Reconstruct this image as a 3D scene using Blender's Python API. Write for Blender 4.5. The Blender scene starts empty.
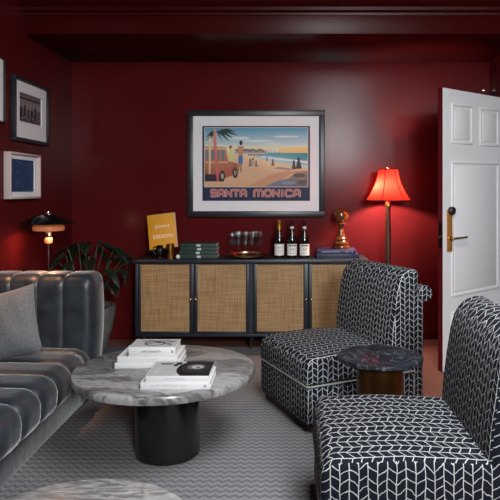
import bpy, bmesh, math, random
from mathutils import Vector, Matrix
random.seed(7)
PI = math.pi
sc = bpy.context.scene
COL = sc.collection

# ------------------------------------------------------------------ camera
F = 613.0
CH = 1.29
cam_d = bpy.data.cameras.new('camera'); cam = bpy.data.objects.new('camera', cam_d); COL.objects.link(cam)
cam.location = (0, 0, CH); cam.rotation_euler = (PI/2, 0, 0)
cam_d.sensor_width = 36; cam_d.lens = F/500*36
cam_d.shift_x = -0.08; cam_d.shift_y = -0.12
cam_d.clip_start = 0.05
sc.camera = cam

# ------------------------------------------------------------------ light
w = bpy.data.worlds.new('world'); sc.world = w; w.use_nodes = True
w.node_tree.nodes['Background'].inputs[0].default_value = (0.75, 0.85, 1, 1)
w.node_tree.nodes['Background'].inputs[1].default_value = 0.05

def look(o, target):
    d = Vector(target) - o.location
    o.rotation_euler = d.to_track_quat('-Z', 'Y').to_euler()

def area(name, loc, target, sx, sy, energy, col):
    l = bpy.data.lights.new(name, 'AREA'); l.shape = 'RECTANGLE'; l.size = sx; l.size_y = sy
    l.energy = energy; l.color = col
    o = bpy.data.objects.new(name, l); COL.objects.link(o); o.location = loc; look(o, target); return o

area('window_daylight', (0.98, -1.75, 2.2), (0.35, 4.2, 0.7), 0.8, 1.0, 125, (0.93, 0.97, 1.0))
cl = area('ceiling_fill', (0.62, 1.7, 2.62), (0.6, 1.7, 0), 0.9, 2.0, 56, (0.95, 0.97, 1.0)); cl.rotation_euler = (0, 0, 0)  # soft fill added overhead to brighten the rug and low furniture
sp = bpy.data.lights.new('sofa_warm_spot', 'SPOT'); sp.energy = 130; sp.color = (1.0, 0.5, 0.26)  # invented warm spot, added for the orange glow on the sofa seat
sp.spot_size = math.radians(27); sp.spot_blend = 0.9; sp.shadow_soft_size = 0.04
so = bpy.data.objects.new('sofa_warm_spot', sp); COL.objects.link(so); so.location = (-1.62, 3.35, 2.6); look(so, (-1.60, 3.42, 0.4))

sc.view_settings.view_transform = 'Standard'; sc.view_settings.look = 'None'
sc.view_settings.exposure = 0.75; sc.view_settings.gamma = 1.0; sc.view_settings.use_curve_mapping = False

# ------------------------------------------------------------------ helpers
def lin(c):
    return tuple((v/255/12.92 if v/255 <= 0.04045 else ((v/255+0.055)/1.055)**2.4) for v in c)

def mat(name, rgb, rough=0.5, metal=0.0, var=0.12, scale=12, bump=0.0, bscale=60, spec=None, sheen=0, coat=0, emis=None, estr=0, stretch=None):
    m = bpy.data.materials.new(name); m.use_nodes = True
    nt = m.node_tree; b = nt.nodes['Principled BSDF']
    c = lin(rgb)
    b.inputs['Roughness'].default_value = rough; b.inputs['Metallic'].default_value = metal
    if spec is not None: b.inputs['Specular IOR Level'].default_value = spec
    if sheen: b.inputs['Sheen Weight'].default_value = sheen; b.inputs['Sheen Roughness'].default_value = 0.35
    if coat: b.inputs['Coat Weight'].default_value = coat; b.inputs['Coat Roughness'].default_value = 0.15
    tc = nt.nodes.new('ShaderNodeTexCoord'); src = tc.outputs['Object']
    if stretch:
        mp = nt.nodes.new('ShaderNodeMapping'); mp.inputs['Scale'].default_value = stretch
        nt.links.new(src, mp.inputs[0]); src = mp.outputs[0]
    n = nt.nodes.new('ShaderNodeTexNoise'); n.inputs['Scale'].default_value = scale; n.inputs['Detail'].default_value = 4
    nt.links.new(src, n.inputs['Vector'])
    r = nt.nodes.new('ShaderNodeValToRGB')
    r.color_ramp.elements[0].position = 0.3; r.color_ramp.elements[1].position = 0.7
    r.color_ramp.elements[0].color = (*[v*(1-var) for v in c], 1); r.color_ramp.elements[1].color = (*[min(1, v*(1+var)) for v in c], 1)
    nt.links.new(n.outputs['Fac'], r.inputs[0]); nt.links.new(r.outputs[0], b.inputs['Base Color'])
    if bump:
        n2 = nt.nodes.new('ShaderNodeTexNoise'); n2.inputs['Scale'].default_value = bscale; nt.links.new(src, n2.inputs['Vector'])
        bp = nt.nodes.new('ShaderNodeBump'); bp.inputs['Strength'].default_value = bump; bp.inputs['Distance'].default_value = 0.01
        nt.links.new(n2.outputs['Fac'], bp.inputs['Height']); nt.links.new(bp.outputs[0], b.inputs['Normal'])
    if emis:
        b.inputs['Emission Color'].default_value = (*lin(emis), 1); b.inputs['Emission Strength'].default_value = estr
    return m

class N:
    """small wrapper for node maths"""
    def __init__(s, nt): s.nt = nt
    def m(s, op, a, b=None, c=None):
        n = s.nt.nodes.new('ShaderNodeMath'); n.operation = op
        for i, v in enumerate((a, b, c)):
            if v is None: continue
            if isinstance(v, (int, float)): n.inputs[i].default_value = v
            else: s.nt.links.new(v, n.inputs[i])
        return n.outputs[0]
    def noise(s, vec, scale, detail=2, dist=0.0):
        n = s.nt.nodes.new('ShaderNodeTexNoise'); n.inputs['Scale'].default_value = scale; n.inputs['Detail'].default_value = detail
        n.inputs['Distortion'].default_value = dist
        s.nt.links.new(vec, n.inputs['Vector']); return n.outputs['Fac']
    def ramp(s, fac, stops):
        r = s.nt.nodes.new('ShaderNodeValToRGB'); e = r.color_ramp.elements
        while len(e) < len(stops): e.new(0.5)
        for k, (p, col) in enumerate(stops):
            e[k].position = p; e[k].color = (*lin(col), 1)
        s.nt.links.new(fac, r.inputs[0]); return r.outputs[0]
    def mix(s, f, a, b):
        n = s.nt.nodes.new('ShaderNodeMix'); n.data_type = 'RGBA'
        s.nt.links.new(f, n.inputs[0])
        for v, i in ((a, 6), (b, 7)):
            if isinstance(v, tuple): n.inputs[i].default_value = (*lin(v), 1)
            else: s.nt.links.new(v, n.inputs[i])
        return n.outputs[2]
    def bump(s, h, strength, dist=0.004):
        b = s.nt.nodes.new('ShaderNodeBump'); b.inputs['Strength'].default_value = strength; b.inputs['Distance'].default_value = dist
        s.nt.links.new(h, b.inputs['Height']); return b.outputs[0]

def newmat(name, rough=0.6):
    m = bpy.data.materials.new(name); m.use_nodes = True
    nt = m.node_tree; b = nt.nodes['Principled BSDF']; b.inputs['Roughness'].default_value = rough
    return m, nt, b, N(nt)

def herring(name, uvname, colw, spacing, slope, line_d, line_v, dark, light, wob, rough, bump, vgap=True, sheen=0.0):
    """columns of slanted strokes alternating in direction, drawn in real measures"""
    m, nt, b, k = newmat(name, rough)
    if uvname:
        t = nt.nodes.new('ShaderNodeUVMap'); t.uv_map = uvname; vec = t.outputs[0]
    else:
        t = nt.nodes.new('ShaderNodeTexCoord'); vec = t.outputs['Object']
    sx = nt.nodes.new('ShaderNodeSeparateXYZ'); nt.links.new(vec, sx.inputs[0])
    n1 = k.noise(vec, 14, 2); n2 = k.noise(vec, 22, 2, 0.4)
    u = k.m('ADD', sx.outputs[0], k.m('MULTIPLY', k.m('SUBTRACT', n1, 0.5), wob))
    v = k.m('ADD', sx.outputs[1], k.m('MULTIPLY', k.m('SUBTRACT', n2, 0.5), wob*2.2))
    cu = k.m('DIVIDE', u, colw)
    ci = k.m('FLOOR', cu); cf = k.m('SUBTRACT', cu, ci)
    par = k.m('MODULO', k.m('ADD', ci, 2000), 2)
    sign = k.m('SUBTRACT', k.m('MULTIPLY', par, 2), 1)
    d = k.m('ADD', v, k.m('MULTIPLY', k.m('MULTIPLY', sign, k.m('SUBTRACT', cf, 0.5)), colw*slope))
    if wob > 0:
        wn = nt.nodes.new('ShaderNodeTexWhiteNoise'); wn.noise_dimensions = '1D'; nt.links.new(ci, wn.inputs['W'])
        d = k.m('ADD', d, k.m('MULTIPLY', wn.outputs['Value'], spacing*0.6))
    df = k.m('FRACT', k.m('DIVIDE', k.m('ADD', d, 50), spacing))
    dd = k.m('MULTIPLY', k.m('MINIMUM', df, k.m('SUBTRACT', 1, df)), spacing)
    l1 = k.m('LESS_THAN', dd, line_d)
    if vgap:
        dv = k.m('MULTIPLY', k.m('MINIMUM', cf, k.m('SUBTRACT', 1, cf)), colw)
        l2 = k.m('LESS_THAN', dv, line_v)
        l1 = k.m('MAXIMUM', l1, l2)
    fine = k.noise(vec, 300, 2)
    la = k.mix(fine, tuple(int(c*0.8) for c in light), light)
    da = k.mix(fine, tuple(int(c*0.75) for c in dark), tuple(min(255, int(c*1.25)) for c in dark))
    nt.links.new(k.mix(l1, da, la), b.inputs['Base Color'])
    hh = k.m('ADD', k.m('MULTIPLY', l1, 0.5), fine)
    nt.links.new(k.bump(hh, bump), b.inputs['Normal'])
    b.inputs['Specular IOR Level'].default_value = 0.2
    if sheen: b.inputs['Sheen Weight'].default_value = sheen
    return m

def marble(name, stops, scale=2.0, rough=0.25, rot=0.6, stretch=(1, 3.2, 1), veins=None, off=(0, 0, 0)):
    m, nt, b, k = newmat(name, rough)
    t = nt.nodes.new('ShaderNodeTexCoord'); mp = nt.nodes.new('ShaderNodeMapping')
    mp.inputs['Rotation'].default_value = (0, 0, rot); mp.inputs['Scale'].default_value = stretch; mp.inputs['Location'].default_value = off
    nt.links.new(t.outputs['Object'], mp.inputs[0]); v = mp.outputs[0]
    a = k.noise(v, scale, 12, 1.4); f = k.noise(v, scale*4, 10, 2.2)
    g = k.m('ADD', k.m('MULTIPLY', a, 0.72), k.m('MULTIPLY', f, 0.28))
    c = k.ramp(g, stops)
    if veins:
        vn = k.noise(v, veins[1], 6, 1.0)
        ab = k.m('ABSOLUTE', k.m('SUBTRACT', vn, 0.5))
        c = k.mix(k.m('LESS_THAN', ab, veins[2]), c, veins[0])
    nt.links.new(c, b.inputs['Base Color']); b.inputs['Coat Weight'].default_value = 0.15
    return m

def sm(me, on=True):
    for p in me.polygons: p.use_smooth = on

def obj(name, bm, mats, parent=None, smooth=True, loc=None):
    me = bpy.data.meshes.new(name); bm.normal_update(); bm.to_mesh(me); bm.free()
    for m in (mats if isinstance(mats, (list, tuple)) else [mats]): me.materials.append(m)
    if smooth:
        sm(me)
        try: me.set_sharp_from_angle(angle=math.radians(38))
        except Exception: pass
    o = bpy.data.objects.new(name, me); COL.objects.link(o)
    if parent: o.parent = parent
    if loc: o.location = loc
    return o

def tag(o, label=None, cat=None, group=None, kind=None):
    if label: o['label'] = label
    if cat: o['category'] = cat
    if group: o['group'] = group
    if kind: o['kind'] = kind
    return o

def thing(name, label, cat, loc=(0, 0, 0), rz=0, group=None):
    o = bpy.data.objects.new(name, None); COL.objects.link(o); o.location = loc; o.rotation_euler = (0, 0, rz)
    o.empty_display_size = 0.05
    return tag(o, label, cat, group)

def copy_tree(o, parent=None):
    c = o.copy(); COL.objects.link(c); c.parent = parent
    for ch in list(o.children): copy_tree(ch, c)
    return c

def box(bm, x0, x1, y0, y1, z0, z1, bev=0.0, seg=2, mi=0, M=None):
    r = bmesh.ops.create_cube(bm, size=1)
    vs = r['verts']
    for v in vs:
        v.co = Vector((x0+(v.co.x+0.5)*(x1-x0), y0+(v.co.y+0.5)*(y1-y0), z0+(v.co.z+0.5)*(z1-z0)))
    fs = set(f for v in vs for f in v.link_faces)
    if bev:
        es = list(set(e for v in vs for e in v.link_edges))
        rr = bmesh.ops.bevel(bm, geom=es, offset=bev, segments=seg, affect='EDGES', profile=0.5)
        fs = set(f for f in rr['faces']) | set(f for f in fs if f.is_valid)
        vs = list(set(v for f in fs for v in f.verts))
    for f in fs:
        if f.is_valid: f.material_index = mi
    if M is not None:
        for v in vs: v.co = M @ v.co
    return vs

def B(*a, **k):
    bm = bmesh.new(); box(bm, *a, **k); return bm

def lathe(bm, prof, seg=32, c=(0, 0, 0), mi=0):
    """profile of (radius, z), revolved about z"""
    rings = []
    for r, z in prof:
        if r < 1e-5: rings.append([bm.verts.new((c[0], c[1], c[2]+z))])
        else: rings.append([bm.verts.new((c[0]+r*math.cos(2*PI*i/seg), c[1]+r*math.sin(2*PI*i/seg), c[2]+z)) for i in range(seg)])
    for a, b in zip(rings, rings[1:]):
        for i in range(seg):
            j = (i+1) % seg
            if len(a) == 1 and len(b) == 1: continue
            if len(a) == 1: f = bm.faces.new((a[0], b[j], b[i]))
            elif len(b) == 1: f = bm.faces.new((a[i], a[j], b[0]))
            else: f = bm.faces.new((a[i], a[j], b[j], b[i]))
            f.material_index = mi
    return rings

def L(prof, seg=32, c=(0, 0, 0)):
    bm = bmesh.new(); lathe(bm, prof, seg, c); bmesh.ops.recalc_face_normals(bm, faces=bm.faces); return bm

def tube(bm, pts, r, seg=8, closed=False, mi=0):
    pts = [Vector(p) for p in pts]; n = len(pts); rings = []
    for i, p in enumerate(pts):
        if closed: t = pts[(i+1) % n]-pts[i-1]
        else: t = pts[min(i+1, n-1)]-pts[max(i-1, 0)]
        t.normalize(); up = Vector((0, 0, 1)) if abs(t.z) < 0.9 else Vector((1, 0, 0))
        a = t.cross(up).normalized(); b = t.cross(a)
        rr = r[i] if isinstance(r, (list, tuple)) else r
        rings.append([bm.verts.new(p+(a*math.cos(2*PI*k/seg)+b*math.sin(2*PI*k/seg))*rr) for k in range(seg)])
    for i in range(n if closed else n-1):
        A, C = rings[i], rings[(i+1) % n]
        for k in range(seg):
            f = bm.faces.new((A[k], A[(k+1) % seg], C[(k+1) % seg], C[k])); f.material_index = mi
    if not closed: bm.faces.new(rings[0]); bm.faces.new(rings[-1])

def T(*a, **k):
    bm = bmesh.new(); tube(bm, *a, **k); bmesh.ops.recalc_face_normals(bm, faces=bm.faces); return bm

def prism(bm, prof, y0, y1, bev=0.0, seg=3, mi=0):
    """profile of (x, z) run along y"""
    a = [bm.verts.new((x, y0, z)) for x, z in prof]; b = [bm.verts.new((x, y1, z)) for x, z in prof]
    n = len(prof); fs = [bm.faces.new(a), bm.faces.new(b[::-1])]
    for i in range(n): fs.append(bm.faces.new((a[i], b[i], b[(i+1) % n], a[(i+1) % n])))
    bmesh.ops.recalc_face_normals(bm, faces=fs)
    if bev:
        es = list(set(e for f in fs[:2] for e in f.edges))
        bmesh.ops.bevel(bm, geom=es, offset=bev, segments=seg, affect='EDGES', profile=0.5)
    return bm

def boxuv(o, name='UVMap', top_along_x=True):
    me = o.data; uv = me.uv_layers.new(name=name)
    for p in me.polygons:
        n = p.normal; ax = max(range(3), key=lambda i: abs(n[i])*(1.25 if i == 2 else 1))
        for li in p.loop_indices:
            c = me.vertices[me.loops[li].vertex_index].co
            if ax == 2: uv.data[li].uv = (c.y/1.4, c.x)
            elif ax == 1: uv.data[li].uv = (c.x, c.z)
            else: uv.data[li].uv = (c.y, c.z)

def PX(px, d): return (px-290)*d/F
def PZ(py, d): return CH+(190-py)*d/F

_ac = {}
def artmat():
    if 'm' not in _ac:
        m, nt, b, k = newmat('printed_paper', 0.45)
        a = nt.nodes.new('ShaderNodeAttribute'); a.attribute_name = 'ink'
        nt.links.new(a.outputs['Color'], b.inputs['Base Color']); b.inputs['Specular IOR Level'].default_value = 0.15
        _ac['m'] = m
    return _ac['m']

def art(name, shapes, wid, hei, parent, step=0.00003, flat=False):
    """shapes: list of (points, colour or list of colours), points in 0..1 of the sheet; sheet stands facing -y, or lies facing up"""
    me = bpy.data.meshes.new(name); V = []; Fc = []; C = []
    for k, (pts, c) in enumerate(shapes):
        i0 = len(V)
        for q, (u, v) in enumerate(pts):
            if flat: V.append(((u-0.5)*wid, (v-0.5)*hei, k*step))
            else: V.append(((u-0.5)*wid, -k*step, (v-0.5)*hei))
            cc = c[q] if isinstance(c, list) else c
            C.append((*lin(cc), 1))
        Fc.append(tuple(range(i0, len(V))))
    me.from_pydata(V, [], Fc)
    at = me.color_attributes.new('ink', 'FLOAT_COLOR', 'POINT')
    for i, c in enumerate(C): at.data[i].color = c
    me.materials.append(artmat())
    o = bpy.data.objects.new(name, me); COL.objects.link(o); o.parent = parent
    return o

def ell(cx, cy, rx, ry, n=20, a0=0, a1=2*PI):
    return [(cx+rx*math.cos(a0+(a1-a0)*i/n), cy+ry*math.sin(a0+(a1-a0)*i/n)) for i in range(n if a1-a0 >= 2*PI-1e-3 else n+1)]
def rect(x0, y0, x1, y1): return [(x0, y0), (x1, y0), (x1, y1), (x0, y1)]
def grad(x0, y0, x1, y1, cb, ct): return (rect(x0, y0, x1, y1), [cb, cb, ct, ct])

def text(name, s, width, height, m, parent, loc, rot=(PI/2, 0, 0), off=0.0, ext=0.0004, kind_=None):
    cu = bpy.data.curves.new(name, 'FONT'); cu.body = s; cu.size = 1; cu.extrude = 0.0; cu.offset = off
    cu.align_x = 'CENTER'; cu.align_y = 'CENTER'; cu.resolution_u = 3
    t = bpy.data.objects.new(name+'_tmp', cu); COL.objects.link(t)
    bpy.context.view_layer.update()
    dg = bpy.context.evaluated_depsgraph_get()
    me = bpy.data.meshes.new_from_object(t.evaluated_get(dg)); me.name = name
    bpy.data.objects.remove(t); 
    xs = [v.co.x for v in me.vertices]; ys = [v.co.y for v in me.vertices]
    cx, cy = (min(xs)+max(xs))/2, (min(ys)+max(ys))/2; g = 2*off if off > 0 else 0
    sx = width/(max(xs)-min(xs)-g); sy = height/(max(ys)-min(ys)-g)
    for v in me.vertices: v.co = Vector(((v.co.x-cx)*sx, (v.co.y-cy)*sy, 0))
    me.materials.clear(); me.materials.append(m)
    o = bpy.data.objects.new(name, me); COL.objects.link(o); o.parent = parent; o.location = loc; o.rotation_euler = rot
    return o

# ------------------------------------------------------------------ materials
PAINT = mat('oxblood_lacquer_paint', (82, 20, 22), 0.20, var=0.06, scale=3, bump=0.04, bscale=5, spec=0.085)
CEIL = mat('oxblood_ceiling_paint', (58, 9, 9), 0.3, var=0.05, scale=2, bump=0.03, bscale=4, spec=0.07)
DOORW = mat('white_door_paint', (222, 222, 222), 0.45, var=0.02)
TERRA = mat('terracotta_carpet', (122, 80, 68), 0.95, var=0.18, scale=90, bump=0.4, bscale=300, spec=0.1)
BLACKF = mat('black_frame_wood', (30, 32, 38), 0.38, var=0.15, scale=30)
MATB = mat('white_mat_board', (226, 226, 226), 0.8, var=0.02)
NAVY = mat('navy_black_painted_wood', (27, 31, 39), 0.42, var=0.1, scale=20, bump=0.05)
BRASS = mat('aged_brass', (190, 140, 72), 0.28, metal=1.0, var=0.15, scale=25)
PALEBRASS = mat('pale_brass', (205, 175, 130), 0.2, metal=1.0, var=0.1)
CHROME = mat('chrome', (200, 200, 200), 0.15, metal=1.0, var=0.05)
DBROWN = mat('dark_brown_bakelite', (46, 28, 26), 0.35, var=0.1)
BLACK = mat('black_gloss', (13, 13, 15), 0.16, var=0.1, coat=0.4)
BLKMET = mat('black_metal', (20, 18, 18), 0.4, metal=0.6, var=0.1)
DWOOD = mat('dark_turned_wood', (72, 40, 28), 0.35, var=0.3, scale=14, stretch=(1, 1, 0.15))
GWOOD = mat('golden_brown_burl', (98, 50, 22), 0.18, var=0.55, scale=22, coat=0.6)
PLINTH = mat('dark_plinth_wood', (44, 41, 37), 0.6, var=0.2, scale=20)
PIPE = mat('grey_piping', (120, 124, 118), 0.6, var=0.15)
VELVET = mat('slate_blue_velvet', (36, 42, 47), 0.40, var=0.45, scale=11, bump=0.2, bscale=24, sheen=0.5, spec=0.5)
SEAMV = mat('velvet_seam', (120, 124, 126), 0.5, var=0.1)
PILLOW = mat('grey_bouclé_weave', (100, 104, 108), 0.95, var=0.22, scale=120, bump=0.5, bscale=220, spec=0.1, sheen=0.2)
WHITEC = mat('white_book_cloth', (206, 206, 205), 0.6, var=0.02)
PAGES = mat('book_pages', (205, 203, 196), 0.9, var=0.2, scale=60, stretch=(1, 1, 30))
INK = mat('dark_ink', (48, 48, 50), 0.6)
GREYINK = mat('grey_ink', (150, 150, 150), 0.6)
GREENB = mat('deep_green_cloth', (24, 50, 44), 0.6, var=0.15, scale=40)
GOLDFOIL = mat('pale_foil', (190, 196, 186), 0.4, var=0.1)
NAVYB = mat('navy_book_cloth', (26, 32, 62), 0.5, var=0.15)
PURPB = mat('indigo_book_cloth', (44, 36, 74), 0.5, var=0.15)
MUSTARD = mat('mustard_yellow_paper', (214, 148, 28), 0.6, var=0.05)
LTYEL = mat('white_cover_lettering', (250, 240, 215), 0.6, var=0.02)
STONE = mat('weathered_concrete', (92, 92, 90), 0.85, var=0.3, scale=9, bump=0.4, bscale=30)
SOIL = mat('dark_soil', (30, 24, 20), 0.95, var=0.4, scale=60, bump=0.5)
LEAF = mat('dark_green_leaf', (15, 29, 20), 0.3, var=0.4, scale=12, spec=0.5)
STEM = mat('green_stem', (40, 58, 30), 0.5)
GLASSB = mat('dark_bottle_glass', (9, 14, 9), 0.07, var=0.1, spec=0.8)
FOILG = mat('gold_foil_capsule', (200, 150, 50), 0.3, metal=0.8, var=0.15)
FOILR = mat('dark_red_foil_capsule', (52, 18, 24), 0.35, metal=0.3, var=0.1)
LABEL = mat('cream_wine_label', (222, 220, 210), 0.6, var=0.04)
COPPER = mat('copper_shade', (200, 120, 75), 0.3, metal=0.7, var=0.08)
DARKMAR = marble('black_veined_marble', [(0.2, (12, 15, 20)), (0.5, (22, 28, 36)), (0.62, (40, 46, 54)), (0.8, (20, 24, 30))], 3.0, 0.45, 0.9, (1, 1, 1), ((104, 106, 108), 13.0, 0.007))
DARKMAR.node_tree.nodes['Principled BSDF'].inputs['Coat Weight'].default_value = 0.0; DARKMAR.node_tree.nodes['Principled BSDF'].inputs['Specular IOR Level'].default_value = 0.2
BRONZE = mat('bronze_drum', (96, 62, 30), 0.33, metal=0.85, var=0.3, scale=4)
GREYMAR = marble('grey_streaked_marble', [(0.28, (50, 49, 49)), (0.40, (82, 81, 81)), (0.46, (128, 127, 126)), (0.50, (78, 77, 77)), (0.56, (160, 160, 159)), (0.64, (108, 107, 107)), (0.78, (178, 178, 177))], 1.7, 0.28, 0.75, (1, 3.4, 1))
GREYMAR2 = marble('grey_streaked_marble_small_table', [(0.28, (62, 60, 60)), (0.42, (112, 110, 110)), (0.5, (160, 159, 158)), (0.55, (96, 95, 95)), (0.62, (170, 170, 169)), (0.8, (186, 186, 185))], 2.2, 0.3, 1.25, (1, 3.6, 1), off=(3, 1, 0))
FABRIC = herring('navy_fabric_with_hand_drawn_herringbone', 'UVMap', 0.031, 0.034, 0.70, 0.0017, 0.0015, (12, 18, 28), (190, 192, 191), 0.011, 0.9, 0.15, True, 0.0)
RUG = herring('grey_herringbone_rug', None, 0.021, 0.044, 0.95, 0.0105, 0.001, (102, 102, 104), (146, 146, 148), 0.0, 0.95, 0.5, False)

def rattan():
    m, nt, b, k = newmat('woven_rattan_cane', 0.55)
    t = nt.nodes.new('ShaderNodeTexCoord'); v = t.outputs['Object']
    s = nt.nodes.new('ShaderNodeSeparateXYZ'); nt.links.new(v, s.inputs[0])
    fx = k.m('FRACT', k.m('MULTIPLY', k.m('ADD', s.outputs[0], 9), 125)); fz = k.m('FRACT', k.m('MULTIPLY', k.m('ADD', s.outputs[2], 9), 125))
    gx = k.m('LESS_THAN', fx, 0.30); gz = k.m('LESS_THAN', fz, 0.34)
    g = k.m('MAXIMUM', k.m('MULTIPLY', gx, 0.7), gz)
    mp = nt.nodes.new('ShaderNodeMapping'); mp.inputs['Scale'].default_value = (3, 1, 60); nt.links.new(v, mp.inputs[0])
    mq = nt.nodes.new('ShaderNodeMapping'); mq.inputs['Scale'].default_value = (60, 1, 3); nt.links.new(v, mq.inputs[0])
    a = k.noise(mp.outputs[0], 1.5, 3); c = k.noise(mq.outputs[0], 1.5, 3)
    q = k.m('MULTIPLY', k.m('ADD', a, c), 0.5)
    base = k.ramp(q, [(0.30, (126, 92, 56)), (0.5, (172, 136, 90)), (0.70, (200, 166, 118))])
    gap = k.m('MULTIPLY', g, 0.62)
    nt.links.new(k.mix(gap, base, (88, 58, 30)), b.inputs['Base Color'])
    nt.links.new(k.bump(g, 0.3, 0.002), b.inputs['Normal'])
    return m
RATTAN = rattan()

def shade_mat():
    m, nt, b, k = newmat('red_silk_shade', 0.6)
    nt.nodes.remove(b); out = nt.nodes['Material Output']
    d = nt.nodes.new('ShaderNodeBsdfDiffuse'); tr = nt.nodes.new('ShaderNodeBsdfTranslucent'); mx = nt.nodes.new('ShaderNodeMixShader')
    t = nt.nodes.new('ShaderNodeTexCoord'); n = k.noise(t.outputs['Object'], 30, 3)
    c = k.mix(n, (136, 14, 10), (156, 23, 13))
    nt.links.new(c, d.inputs[0]); nt.links.new(c, tr.inputs[0]); mx.inputs[0].default_value = 0.55
    nt.links.new(d.outputs[0], mx.inputs[1]); nt.links.new(tr.outputs[0], mx.inputs[2]); nt.links.new(mx.outputs[0], out.inputs[0])
    return m
SHADE = shade_mat()

def glass_mat():
    m, nt, b, k = newmat('clear_thin_glass', 0.02)
    nt.nodes.remove(b); out = nt.nodes['Material Output']
    tr = nt.nodes.new('ShaderNodeBsdfTransparent'); gl = nt.nodes.new('ShaderNodeBsdfGlossy'); gl.inputs['Roughness'].default_value = 0.05
    lw = nt.nodes.new('ShaderNodeLayerWeight'); lw.inputs['Blend'].default_value = 0.35
    tr.inputs[0].default_value = (0.93, 0.94, 0.94, 1)
    mx = nt.nodes.new('ShaderNodeMixShader')
    nt.links.new(k.m('ADD', k.m('MULTIPLY', k.m('POWER', lw.outputs['Facing'], 2.0), 0.4), 0.03), mx.inputs[0])
    nt.links.new(tr.outputs[0], mx.inputs[1]); nt.links.new(gl.outputs[0], mx.inputs[2]); nt.links.new(mx.outputs[0], out.inputs[0])
    return m
GLASS = glass_mat()

# ------------------------------------------------------------------ the room
XL, XR, YB, YF, ZC = -1.885, 1.722, 5.3, -2.0, 2.72
def struct(name, bm, m, parent=None, smooth=False):
    o = obj(name, bm, m, parent, smooth)
    if not parent: o['kind'] = 'structure'
    return o
struct('floor', B(XL-0.1, XR+1.0, YF-0.1, YB+0.1, -0.1, 0.0), TERRA)
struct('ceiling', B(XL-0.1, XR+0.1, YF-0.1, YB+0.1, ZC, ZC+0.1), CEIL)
struct('wall_back', B(XL-0.1, XR+0.1, YB, YB+0.1, 0, ZC), PAINT)
struct('wall_left', B(XL-0.1, XL, YF, YB, 0, ZC), PAINT)
struct('wall_front', B(XL-0.1, XR+0.1, YF-0.1, YF, 0, ZC), PAINT)
bm = bmesh.new()
box(bm, XR, XR+0.1, 4.865, YB, 0, ZC); box(bm, XR, XR+0.1, YF, 4.035, 0, ZC); box(bm, XR, XR+0.1, 4.035, 4.865, 2.06, ZC)
struct('wall_right', bm, PAINT)
# dropped beam over the sideboard with its crown moulding
ZS = PZ(62, YB); YS = 4.35
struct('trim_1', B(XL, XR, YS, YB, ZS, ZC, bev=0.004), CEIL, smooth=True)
prof = [(YS, PZ(16, YS)), (YS-0.02, PZ(16, YS)), (YS-0.022, PZ(13.5, YS)), (YS-0.05, PZ(12, YS)), (YS-0.055, PZ(9, YS)), (YS-0.10, PZ(6, YS)+0.0), (YS-0.125, PZ(2.5, YS)), (YS-0.13, ZC-0.03), (YS-0.17, ZC-0.03), (YS-0.17, ZC), (YS, ZC)]
bm = bmesh.new()
a = [bm.verts.new((XL, y, z)) for y, z in prof]; b = [bm.verts.new((XR, y, z)) for y, z in prof]
for i in range(len(prof)):
    j = (i+1) % len(prof); bm.faces.new((a[i], a[j], b[j], b[i]))
bmesh.ops.recalc_face_normals(bm, faces=bm.faces)
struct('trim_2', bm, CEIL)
def baseb(name, x0, x1, y0, y1): struct(name, B(x0, x1, y0, y1, 0, 0.11, bev=0.006), PAINT, smooth=True)
baseb('baseboard_back', XL+0.018, XR-0.018, YB-0.018, YB); baseb('baseboard_left', XL, XL+0.018, YF, YB)
bm = bmesh.new()
box(bm, XR-0.02, XR, 4.875, 4.945, 0, 2.12, bev=0.004); box(bm, XR-0.02, XR, 3.955, 4.025, 0, 2.12, bev=0.004); box(bm, XR-0.02, XR, 3.955, 4.945, 2.06, 2.13, bev=0.004)
struct('trim_3', bm, PAINT, smooth=True)

# door, standing open into the room
DANG = math.atan2(0.636, 0.7716)
door = B(0, 0.80, 0, 0.044, 0.004, 2.015, bev=0.002)
for f in door.faces: f.material_index = 1 if f.calc_center_median().y < 0.003 else 0
door = struct('door_1', door, [PAINT, DOORW]); door.location = (1.082, 4.335, 0); door.rotation_euler = (0, 0, DANG)
def door_panel(x0, x1, z0, z1):
    bm = bmesh.new(); m = 0.016
    for (a0, a1, b0, b1) in ((x0, x1, z0, z0+m), (x0, x1, z1-m, z1), (x0, x0+m, z0+m, z1-m), (x1-m, x1, z0+m, z1-m)):
        box(bm, a0, a1, -0.009, 0.0005, b0, b1, bev=0.0045)
    box(bm, x0+0.034, x1-0.034, -0.005, 0.0005, z0+0.034, z1-0.034, bev=0.004)
    obj('door_panel', bm, DOORW, door)
door_panel(0.098, 0.352, 1.625, 1.915); door_panel(0.448, 0.702, 1.625, 1.915)
door_panel(0.098, 0.702, 0.525, 1.50); door_panel(0.098, 0.702, 0.13, 0.415)
PLATE = mat('golden_brass_plate', (186, 126, 58), 0.45, metal=0.45, var=0.1)
pl = obj('handle_plate', B(0.042, 0.112, -0.008, 0.0, 0.85, 1.15, bev=0.003), PLATE, door)
tag(pl, 'tall brass backplate')
lv = bmesh.new()
lathe(lv, [(0.0, 0), (0.017, 0.0), (0.017, 0.006), (0.009, 0.010), (0.009, 0.04), (0.0, 0.04)], 16)
for v in lv.verts: v.co = Vector((v.co.x+0.079, -0.008-v.co.z, v.co.y+0.945))
tube(lv, [(0.076, -0.045, 0.945), (0.11, -0.05, 0.947), (0.19, -0.05, 0.948), (0.222, -0.044, 0.950)], [0.009, 0.0085, 0.008, 0.009], 10)
bmesh.ops.recalc_face_normals(lv, faces=lv.faces)
obj('lever_handle', lv, PALEBRASS, door)
kn = L([(0, 0), (0.028, 0), (0.030, 0.006), (0.030, 0.026), (0.026, 0.031), (0, 0.031)], 20)
for v in kn.verts: v.co = Vector((v.co.x+0.079, -0.004-v.co.z, v.co.y+1.142))
tag(obj('lock_cylinder', kn, DBROWN, door), 'round dark brown lock cover')
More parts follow.
